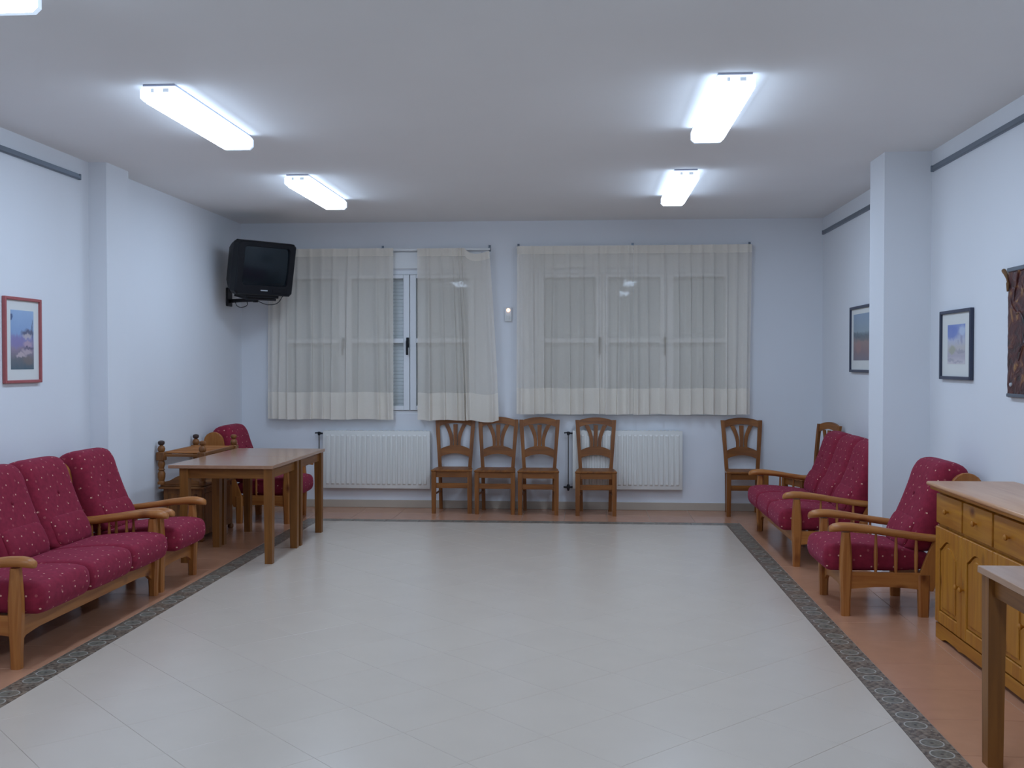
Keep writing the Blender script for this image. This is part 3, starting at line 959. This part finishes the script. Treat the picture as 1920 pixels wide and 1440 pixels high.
def make_seating(n, Wd, name, label, cat, loc, rot, group):
    t = thing(name, label, cat, loc, rot, group)
    pz, px, py_ = WOOD['pineZ'], WOOD['pineX'], WOOD['pineY']
    hw = Wd / 2
    inner = Wd - .052
    cw = inner / n
    def rrect(cx, cy, z, a, b):
        c = min(a, b) * .45
        return [(cx - a + c, cy - b, z), (cx + a - c, cy - b, z), (cx + a, cy - b + c, z), (cx + a, cy + b - c, z),
                (cx + a - c, cy + b, z), (cx - a + c, cy + b, z), (cx - a, cy + b - c, z), (cx - a, cy - b + c, z)]
    for s in (-1, 1):
        bm = B()                                    # bulging front post, foot to arm
        loft(bm, [rrect(.838, s * hw, z, a, b) for z, a, b in
                  ((0, .027, .025), (.08, .028, .026), (.18, .033, .027), (.28, .037, .028), (.36, .036, .028), (.44, .030, .027), (.52, .024, .026))])
        lg = obj('front_leg', bm, pz, t, 40)
        bm = B()
        loft(bm, [rrect(.365, s * hw, z, a, b) for z, a, b in ((0, .030, .024), (.12, .034, .025), (.26, .036, .025))])
        obj('rear_leg', bm, pz, t, 40)
        bm = B()                                    # side rail with a gently arched lower edge
        top = [(.83, .272), (.36, .272)]
        lo = [(.36 + .47 * i / 8, .165 + .018 * math.sin(PI * i / 8)) for i in range(9)]
        prism(bm, top + lo, 'xz', s * hw - .012, s * hw + .012, .002)
        obj('side_rail', bm, px, t, 30)
        bm = B()                                    # back stile: leaning board with a big round top
        pl = [(.40, .24), (.37, .16), (.31, .16), (.24, .33), (.13, .55), (.03, .70)]
        pl += [(.112 + .098 * math.cos(a), .795 + .098 * math.sin(a)) for a in [PI * (1.06 - .106 * i) for i in range(11)]]
        pl += [(.215, .72), (.265, .56), (.345, .38)]
        prism(bm, pl, 'xz', s * hw - .016, s * hw + .016, .003)
        obj('back_stile', bm, pz, t, 30)
        bm = B()                                    # arm: rounded paddle in front, thin and lower behind
        secs = []
        for x, zt_, a, b in ((.945, .545, .012, .012), (.937, .558, .030, .020), (.915, .572, .042, .026), (.87, .581, .045, .029), (.81, .580, .044, .029),
                             (.70, .566, .041, .026), (.55, .541, .034, .024), (.40, .520, .030, .024), (.28, .508, .028, .024), (.19, .502, .026, .022)):
            secs.append([(x, s * hw + a * math.cos(q), zt_ - b + b * math.sin(q)) for q in [2 * PI * k / 12 for k in range(12)]])
        loft(bm, secs)
        obj('arm', bm, px, t, 50)
        for xs_ in (.655, .533, .411):
            bm = B()
            za = .54 - (.70 - xs_) * .12
            lathe(bm, xs_, s * hw, [(.008, .268), (.011, .30), (.0125, .38), (.010, .44), (.007, za - .012)], 8)
            obj('spindle', bm, pz, t, 60)
    bm = B()                                        # front rail with bracketed ends
    h = hw - .02
    lo = []
    for i in range(25):
        u = -1 + 2 * i / 24
        d = (1 - abs(u)) * h
        z = .158 - .05 * max(0, 1 - d / .10) ** 2 + (.006 if d > .16 else 0)
        lo.append((u * h, z))
    prism(bm, [(h, .262), (-h, .262)] + lo, 'yz', .812, .838, .002)
    obj('front_rail', bm, py_, t, 30)
    bm = B(); box(bm, .345, .372, -h, h, .17, .262, .002); obj('back_rail', bm, py_, t)
    bm = B(); box(bm, .10, .13, -h, h, .735, .80, .004); obj('back_rail', bm, py_, t)
    for k in range(n):
        y0 = -inner / 2 + cw * (k + .5)
        o = obj('seat_cushion', cushion_mesh(SEAT, ((.42, .34), (.86, .35)), cw - .003, y0, p=20, crown=.05, q=3.2), M_FABRIC, t, 80)
        o = obj('back_cushion', cushion_mesh(BACK, ((.34, .47), (.20, .83)), cw - .002, y0, p=8, crown=0, q=2.2), M_FABRIC, t, 80)
        bm = B()                                    # lumbar pad sewn across the lower back
        bm.free()
        lum = [(.464, .420), (.458, .490), (.430, .552), (.398, .595), (.375, .585), (.400, .520), (.420, .450), (.440, .412)]
        obj('lumbar_pad', cushion_mesh(lum, ((.440, .46), (.400, .55)), cw * .80, y0, p=7), M_FABRIC, o, 80)
        bm = B(); secs = []
        bx_, bz_ = .338, .735
        for r, d in ((.013, .001), (.011, .004), (.005, .006)):
            secs.append([(bx_ + d, y0 + r * math.cos(q), bz_ + r * math.sin(q)) for q in [2 * PI * k2 / 10 for k2 in range(10)]])
        loft(bm, secs); obj('button', bm, M_FABRIC, o, 60)
    return t
G = 'burgundy upholstered pine seating'
make_seating(3, 1.672, 'sofa', 'three-seat burgundy sofa with pine arms at the left edge of the room', 'sofa', (-3.755, 5.895, 0), 0, G)
make_seating(1, .585, 'armchair', 'burgundy pine armchair between the left sofa and the tables', 'armchair', (-3.755, 7.128, 0), 0, G)
make_seating(1, .585, 'armchair', 'burgundy armchair in the far left corner behind the tables, only its top clear', 'armchair', (-3.755, 10.13, 0), 0, G)
make_seating(3, 1.672, 'sofa', 'burgundy sofa on the right beyond the white pillar', 'sofa', (2.455, 8.895, 0), PI, G)
make_seating(1, .585, 'armchair', 'burgundy pine armchair on the right, beside the sideboard', 'armchair', (2.445, 6.80, 0), PI, G)

# ---------------------------------------------------------------- tables
def make_table(label, loc, rot=0):
    t = thing('square_table', label, 'table', loc, rot, 'square wooden tables')
    bm = B(); box(bm, -.4165, .4165, -.40, .40, .745, .772, .002); obj('tabletop', bm, M_LAM, t)
    xs_ = (-.300, .372); ys_ = (-.345, .345)
    for x in xs_:
        for y in ys_:
            bm = B()
            loft(bm, [[(x + dx * w_, y + dy * w_, z) for dx, dy in ((-1, -1), (1, -1), (1, 1), (-1, 1))] for z, w_ in ((0, .029), (.65, .034), (.745, .034))])
            obj('leg', bm, WOOD['tableZ'], t)
    for y in ys_:
        bm = B(); box(bm, xs_[0] + .03, xs_[1] - .03, y - .011, y + .011, .665, .745, .002); obj('apron', bm, WOOD['tableX'], t)
    for x in xs_:
        bm = B(); box(bm, x - .011, x + .011, ys_[0] + .03, ys_[1] - .03, .665, .745, .002); obj('apron', bm, WOOD['tableY'], t)
    return t
tb = make_table('nearer of the two square tables pushed together at left', (-2.846, 8.215, 0))
for lab, loc, r in (('farther of the two square tables pushed together at left', (-2.846, 9.020, 0), 0),
                    ('square table cut off by the right edge of the picture', (1.955, 3.76, 0), PI)):
    o = copy_tree(tb); o.location = loc; o.rotation_euler = (0, 0, r); o['label'] = lab
    if r:
        o.location = (1.955, 3.768, 0)

# ---------------------------------------------------------------- rustic stand with turned posts
t = thing('wooden_stand', 'rustic brown wooden stand with turned corner posts and slatted top, behind the tables', 'stand', (-3.535, 9.17, 0))
hx, hy = .185, .40
bm = B(); box(bm, -.175, .175, -.385, .385, .05, .465, .004); body = obj('cabinet', bm, WOOD['standZ'], t)
for s in (-1, 1):
    bm = B(); box(bm, -.13, .13, s * .385 - .006, s * .385 + .006, .10, .42, .004); obj('end_panel', bm, WOOD['standZ'], body)
    bm = B(); box(bm, s * .175 - .006, s * .175 + .006, -.34, .34, .10, .42, .004); obj('side_panel', bm, WOOD['standZ'], body)
bm = B(); box(bm, -.205, .205, -.425, .425, .465, .485, .004); box(bm, -.195, .195, -.41, .41, .485, .505, .005)
obj('moulded_shelf', bm, WOOD['standX'], t)
bm = B()
for x in (-.16, .16):
    for y in (-.37, .37):
        lathe(bm, x, y, [(.018, 0), (.028, .012), (.028, .035), (.018, .05)], 10)
obj('feet', bm, WOOD['standZ'], t)
for x in (-hx, hx):
    for y in (-hy, hy):
        bm = B()
        lathe(bm, x, y, [(.034, .505), (.034, .525), (.024, .535), (.032, .565), (.034, .60), (.022, .625), (.031, .635), (.022, .645), (.030, .675),
                         (.031, .695), (.023, .712), (.023, .715)], 12)
        box(bm, x - .036, x + .036, y - .036, y + .036, .715, .790, .006)
        lathe(bm, x, y, [(.022, .788), (.030, .800), (.033, .818), (.026, .838), (.015, .846), (.015, .850)], 12)
        p_ = obj('corner_post', bm, WOOD['standZ'], t, 40)
        bm = B(); lathe(bm, x, y, [(.014, .848), (.026, .856), (.030, .870), (.026, .884), (.010, .890)], 12)
        obj('finial', bm, M_DARKCAP if x < 0 else WOOD['standZ'], p_, 50)
for x in (-hx, hx):
    bm = B(); box(bm, x - .014, x + .014, -hy + .036, hy - .036, .755, .785, .004); obj('side_rail', bm, WOOD['standY'], t)
for y in (-hy, hy):
    bm = B(); box(bm, -hx + .03, hx - .03, y - .012, y + .012, .748, .772, .003); obj('end_rail', bm, WOOD['standX'], t)
    bm = B()                                        # scrolled board standing on the shelf
    pts_ = [(-.15, .505), (.15, .505)] + [(.15 - .30 * i / 16, .530 + .055 * (.5 - .5 * math.cos(2 * PI * i / 16))) for i in range(17)]
    prism(bm, pts_, 'xz', y - .010, y + .010, .002); obj('scrolled_end', bm, WOOD['standX'], t, 30)
for k in range(15):
    y = -hy + .05 + (2 * hy - .10) * k / 14
    bm = B(); tube(bm, [(-hx, y, .778), (hx, y, .778)], .0085, 6); obj('slat', bm, WOOD['pineX'], t, 60)

# ---------------------------------------------------------------- sideboard
t = thing('sideboard', 'long yellow pine sideboard with arched panel doors against the right wall', 'sideboard', (2.455, 5.215, 0))
L = .83
fx = -.455                                          # front plane; wall side at 0
bm = B(); box(bm, fx + .018, -.005, -L, L, .085, .848, .003); obj('carcass', bm, WOOD['sideZ'], t)
bm = B()
box(bm, fx - .045, -.002, -L - .045, L + .045, .866, .890, .010, 3)
top = obj('worktop', bm, M_SIDETOP, t)
bm = B(); box(bm, fx - .028, -.003, -L - .028, L + .028, .846, .866, .006, 2); obj('moulding', bm, WOOD['sideY'], top)
bm = B()                                            # plinth with a shaped lower edge
lo = []
for i in range(33):
    u = -1 + 2 * i / 32
    d = (1 - abs(u)) * L
    z = .0 if d < .10 else .022 * min(1, (d - .10) / .05) - (.010 if .55 < abs(u) < .62 else 0)
    lo.append((u * L, z))
prism(bm, [(L, .085), (-L, .085)] + lo, 'yz', fx + .002, fx + .022, .002)
for s in (-1, 1):
    box(bm, fx + .022, -.01, s * L - (0.02 if s > 0 else 0), s * L + (0 if s > 0 else 0.02), 0, .085)
obj('plinth', bm, WOOD['sideY'], t, 30)
n = 4
pw = 2 * L / n
for k in range(n):
    yc = L - pw * (k + .5)
    a, b = yc - pw / 2 + .012, yc + pw / 2 - .012
    bm = B(); box(bm, fx - .004, fx + .018, a, b, .660, .828, .006, 2)
    d = obj('drawer', bm, WOOD['sideY'], t)
    bm = B(); lathe(bm, yc, .744, [(.006, fx - .004), (.007, fx - .014), (.014, fx - .020), (.015, fx - .028), (.009, fx - .034)], 12, 'X')
    obj('knob', bm, WOOD['sideY'], d, 50)
    # door: frame with a cathedral-arched raised panel
    a, b = yc - pw / 2 + .004, yc + pw / 2 - .004
    z0, z1 = .095, .640
    bm = B()
    st = .062
    box(bm, fx - .004, fx + .018, a, a + st, z0, z1, .004); box(bm, fx - .004, fx + .018, b - st, b, z0, z1, .004)
    box(bm, fx - .003, fx + .018, a + st, b - st, z0, z0 + .07, .004)
    arch = []
    for i in range(17):
        u = -1 + 2 * i / 16
        z = .515 + .062 * (math.cos(u * PI) * .5 + .5) ** .7
        arch.append((yc + u * (b - a - 2 * st) / 2, z))
    prism(bm, [(b - st, z1), (a + st, z1)] + arch, 'yz', fx - .003, fx + .018, .003)
    dr = obj('door', bm, WOOD['sideZ'], t, 30)
    bm = B()
    pp = [(a + st + .006, z0 + .076), (b - st - .006, z0 + .076)] + [(yc + (y - yc) * .95, z - .007) for y, z in arch[::-1]]
    prism(bm, pp, 'yz', fx + .004, fx + .016, 0)
    inn = [(yc + (y - yc) * .78, .36 + (z - .36) * .88) for y, z in pp]
    t2 = bmesh.new(); prism(t2, inn, 'yz', fx - .003, fx + .006, .004); merge(bm, t2)
    obj('raised_panel', bm, WOOD['sideZ'], dr, 30)
    hs = -1 if k % 2 == 0 else 1
    bm = B(); lathe(bm, (a + .030) if hs < 0 else (b - .030), .365, [(.006, fx - .004), (.007, fx - .014), (.014, fx - .020), (.015, fx - .028), (.009, fx - .034)], 12, 'X')
    obj('knob', bm, WOOD['sideY'], dr, 50)

# ---------------------------------------------------------------- pictures
def picture(name, label, x, side, y0, y1, z0, z1, fmat, pmat, inset, bar, group='framed pictures'):
    """hangs on a side wall; side=+1 left wall facing +x, -1 right wall facing -x"""
    t = thing(name, label, 'picture', (x, (y0 + y1) / 2, (z0 + z1) / 2), group=group)
    hy_, hz = (y1 - y0) / 2, (z1 - z0) / 2
    d = .026
    def X(a): return side * a
    def bxx(bm, a0, a1, *r, **k): box(bm, min(X(a0), X(a1)), max(X(a0), X(a1)), *r, **k)
    bm = B()
    bxx(bm, .001, d, -hy_, -hy_ + bar, -hz, hz, bev=.003); bxx(bm, .001, d, hy_ - bar, hy_, -hz, hz, bev=.003)
    bxx(bm, .001, d, -hy_ + bar, hy_ - bar, -hz, -hz + bar, bev=.003); bxx(bm, .001, d, -hy_ + bar, hy_ - bar, hz - bar, hz, bev=.003)
    obj('frame', bm, fmat, t)
    bm = B(); bxx(bm, .002, .010, -hy_ + bar, hy_ - bar, -hz + bar, hz - bar); mt = obj('mount', bm, M_MAT, t)
    iy, iz0, iz1 = inset
    me = bpy.data.meshes.new('print')
    xx = X(.0112)
    v = [(xx, -hy_ * iy, -hz * iz0), (xx, hy_ * iy, -hz * iz0), (xx, hy_ * iy, hz * iz1), (xx, -hy_ * iy, hz * iz1)]
    v += [(xx - X(.001), b_, c_) for a_, b_, c_ in v]
    fs = [(0, 1, 2, 3), (4, 7, 6, 5), (0, 4, 5, 1), (1, 5, 6, 2), (2, 6, 7, 3), (3, 7, 4, 0)]
    me.from_pydata(v, [], fs)
    u_ = me.uv_layers.new(name='UVMap')
    for lp in me.loops:
        c = me.vertices[lp.vertex_index].co
        u_.data[lp.index].uv = (.5 + side * c.y / (2 * hy_ * iy), (c.z + hz * iz0) / (hz * iz0 + hz * iz1))
    me.materials.append(pmat)
    p = bpy.data.objects.new('print', me); COL.objects.link(p); p.parent = mt
    return t
picture('framed_picture', 'red-framed blue watercolour print on the left wall above the sofa', XL, 1, 6.40, 6.85, 1.436, 2.005, M_REDFRAME, M_PRINT1, (.62, .68, .70), .020)
picture('framed_picture', 'dark-framed print with blue sky on the right wall above the armchair', XR, -1, 6.78, 7.36, 1.458, 1.925, M_BLUEBLACK, M_PRINT2, (.56, .55, .58), .022)
picture('framed_picture', 'dark-framed grey landscape print partly hidden behind the pillar', XR, -1, 9.06, 9.82, 1.485, 2.085, M_BLUEBLACK, M_PRINT3, (.74, .64, .76), .024)

# ---------------------------------------------------------------- embossed leather hanging
t = thing('wall_hanging', 'dark brown embossed hanging with gold tones cut off by the right edge', 'wall hanging', (XR, 5.87, 1.745))
bm = B()
ns = 40
edge = []
for i in range(ns + 1):
    z = -.375 + .75 * i / ns
    edge.append((.328 + .006 * math.sin(i * 2.1) + .003 * math.sin(i * 5.3), z))
poly = [(-.33, .378), (-.33, -.372)] + edge
prism(bm, poly, 'yz', -.022, -.001, .003)
obj('panel', bm, M_LEATHER, t, 30)
bm = B()
random.seed(11)
for k in range(16):                                  # raised moulded ridges
    y0 = random.uniform(-.26, .26); z0 = random.uniform(-.32, .30)
    pts_ = []
    a = random.uniform(0, 6.28)
    for j in range(7):
        pts_.append((-.022, max(-.31, min(.31, y0)), max(-.35, min(.35, z0))))
        y0 += .04 * math.cos(a); z0 += .06 * math.sin(a); a += random.uniform(-.5, .5)
    tube(bm, pts_, [.003, .007, .009, .009, .008, .006, .003], 6)
obj('raised_relief', bm, M_LEATHER, t, 60)
bm = B(); box(bm, -.032, -.022, -.33, .325, .352, .376, .003); box(bm, -.032, -.022, -.33, .32, -.372, -.352, .003)
obj('edge_strip', bm, M_GREYMET, t)
bm = B(); tube(bm, [(-.012, .425, .372), (-.020, .40, .368), (-.022, .365, .345), (-.022, .335, .318), (-.030, .315, .285), (-.032, .31, .24)], [.009, .013, .011, .011, .010, .006], 8)
obj('rope_tie', bm, M_ROPE, t, 60)
bm = B(); lathe(bm, .27, -.30, [(.012, -.022), (.011, -.030), (.004, -.034)], 10, 'X'); obj('stud', bm, M_SILVER, t, 50)

# ---------------------------------------------------------------- television on its bracket
TV = thing('television', 'black tube television tilted down from the wall in the far left corner', 'television', (-3.235, 10.225, 2.545), (math.radians(11), 0, math.radians(50)))
bm = B()
w2, zt, zb = .335, .245, -.295
secs = []
def rr(a, z0, z1, y, c):
    return [(-a + c, y, z0), (a - c, y, z0), (a, y, z0 + c), (a, y, z1 - c), (a - c, y, z1), (-a + c, y, z1), (-a, y, z1 - c), (-a, y, z0 + c)]
# bezel ring around the tube
o1 = rr(w2, zb, zt, .0, .03); o2 = rr(w2, zb, zt, .09, .03); o3 = rr(w2 - .012, zb + .012, zt - .012, -.014, .03)
i1 = rr(.262, -.195, .195, -.012, .02); i2 = rr(.253, -.188, .188, .012, .02)
loft(bm, [o2, o1, o3, i1, i2], cap=False)
bez = obj('bezel', bm, M_BLACK, TV, 25)
bm = B()
loft(bm, [rr(w2 - .004, zb + .004, zt - .004, .088, .03), rr(w2 - .02, zb + .02, zt - .02, .16, .03), rr(.24, -.22, .17, .33, .03), rr(.17, -.17, .10, .43, .02)])
obj('rear_housing', bm, M_BLACK, TV, 25)
bm = B()
nx, nz_ = 12, 10
rows = []
for j in range(nz_ + 1):
    r = []
    for i in range(nx + 1):
        u, v = -1 + 2 * i / nx, -1 + 2 * j / nz_
        r.append(bm.verts.new((u * .256, .012 - .022 * (1 - (u * u + v * v) / 2), v * .191)))
    rows.append(r)
for j in range(nz_):
    for i in range(nx):
        bm.faces.new((rows[j][i], rows[j][i + 1], rows[j + 1][i + 1], rows[j + 1][i]))
obj('screen', bm, M_SCREENB, TV, 60)
bm = B(); box(bm, -.045, .035, -.020, -.012, -.250, -.238, .002); obj('badge', bm, M_SILVER, bez)
bm = B(); box(bm, .10, .25, -.018, -.010, -.262, -.225, .003); obj('control_flap', bm, M_BLACK, bez)
bm = B(); box(bm, -.18, .20, .02, .36, -.325, -.293, .006); obj('base_foot', bm, M_BLACK, TV)

t = thing('television_bracket', 'black swivel bracket on the wall holding the television', 'bracket', (XL, 10.62, 2.25))
bm = B(); box(bm, .001, .022, -.07, .07, -.085, .11, .004); obj('wall_plate', bm, M_DARKMET, t)
bm = B(); tube(bm, [(.02, 0, -.03), (.14, -.10, -.03), (.36, -.20, -.03)], .020, 10); tube(bm, [(.36, -.20, -.055), (.36, -.20, -.014)], .026, 10)
obj('arm', bm, M_DARKMET, t, 60)
t2 = bmesh.new(); box(t2, -.17, .17, -.10, .16, -.012, .012, .004)
t2.transform(Matrix.Translation((.385, -.235, -.012)) @ Matrix.Rotation(math.radians(50), 4, 'Z') @ Matrix.Rotation(math.radians(11), 4, 'X'))
obj('support_plate', t2, M_DARKMET, t)
def cable(pts, lab):
    out = []
    n = len(pts)
    P_ = [Vector(p) for p in pts]
    for i in range(n - 1):
        a, b, c, d = P_[max(i - 1, 0)], P_[i], P_[i + 1], P_[min(i + 2, n - 1)]
        for k in range(6):
            f = k / 6
            out.append(.5 * ((2 * b) + (c - a) * f + (2 * a - 5 * b + 4 * c - d) * f * f + (3 * b - a - 3 * c + d) * f ** 3))
    out.append(P_[-1])
    bm = B(); tube(bm, out, .004, 6)
    tag(obj('cable', bm, M_BLACK, smooth=60), lab, 'cable', 'cables under the television')
cable([(-3.40, 10.40, 2.24), (-3.36, 10.38, 2.20), (-3.25, 10.34, 2.165), (-3.15, 10.32, 2.18), (-3.08, 10.28, 2.25)], 'long black cable sagging under the right side of the television')
cable([(-3.66, 10.53, 2.205), (-3.63, 10.49, 2.165), (-3.57, 10.45, 2.145), (-3.50, 10.42, 2.165), (-3.50, 10.42, 2.205)], 'short black cable loop hanging beside the television bracket')
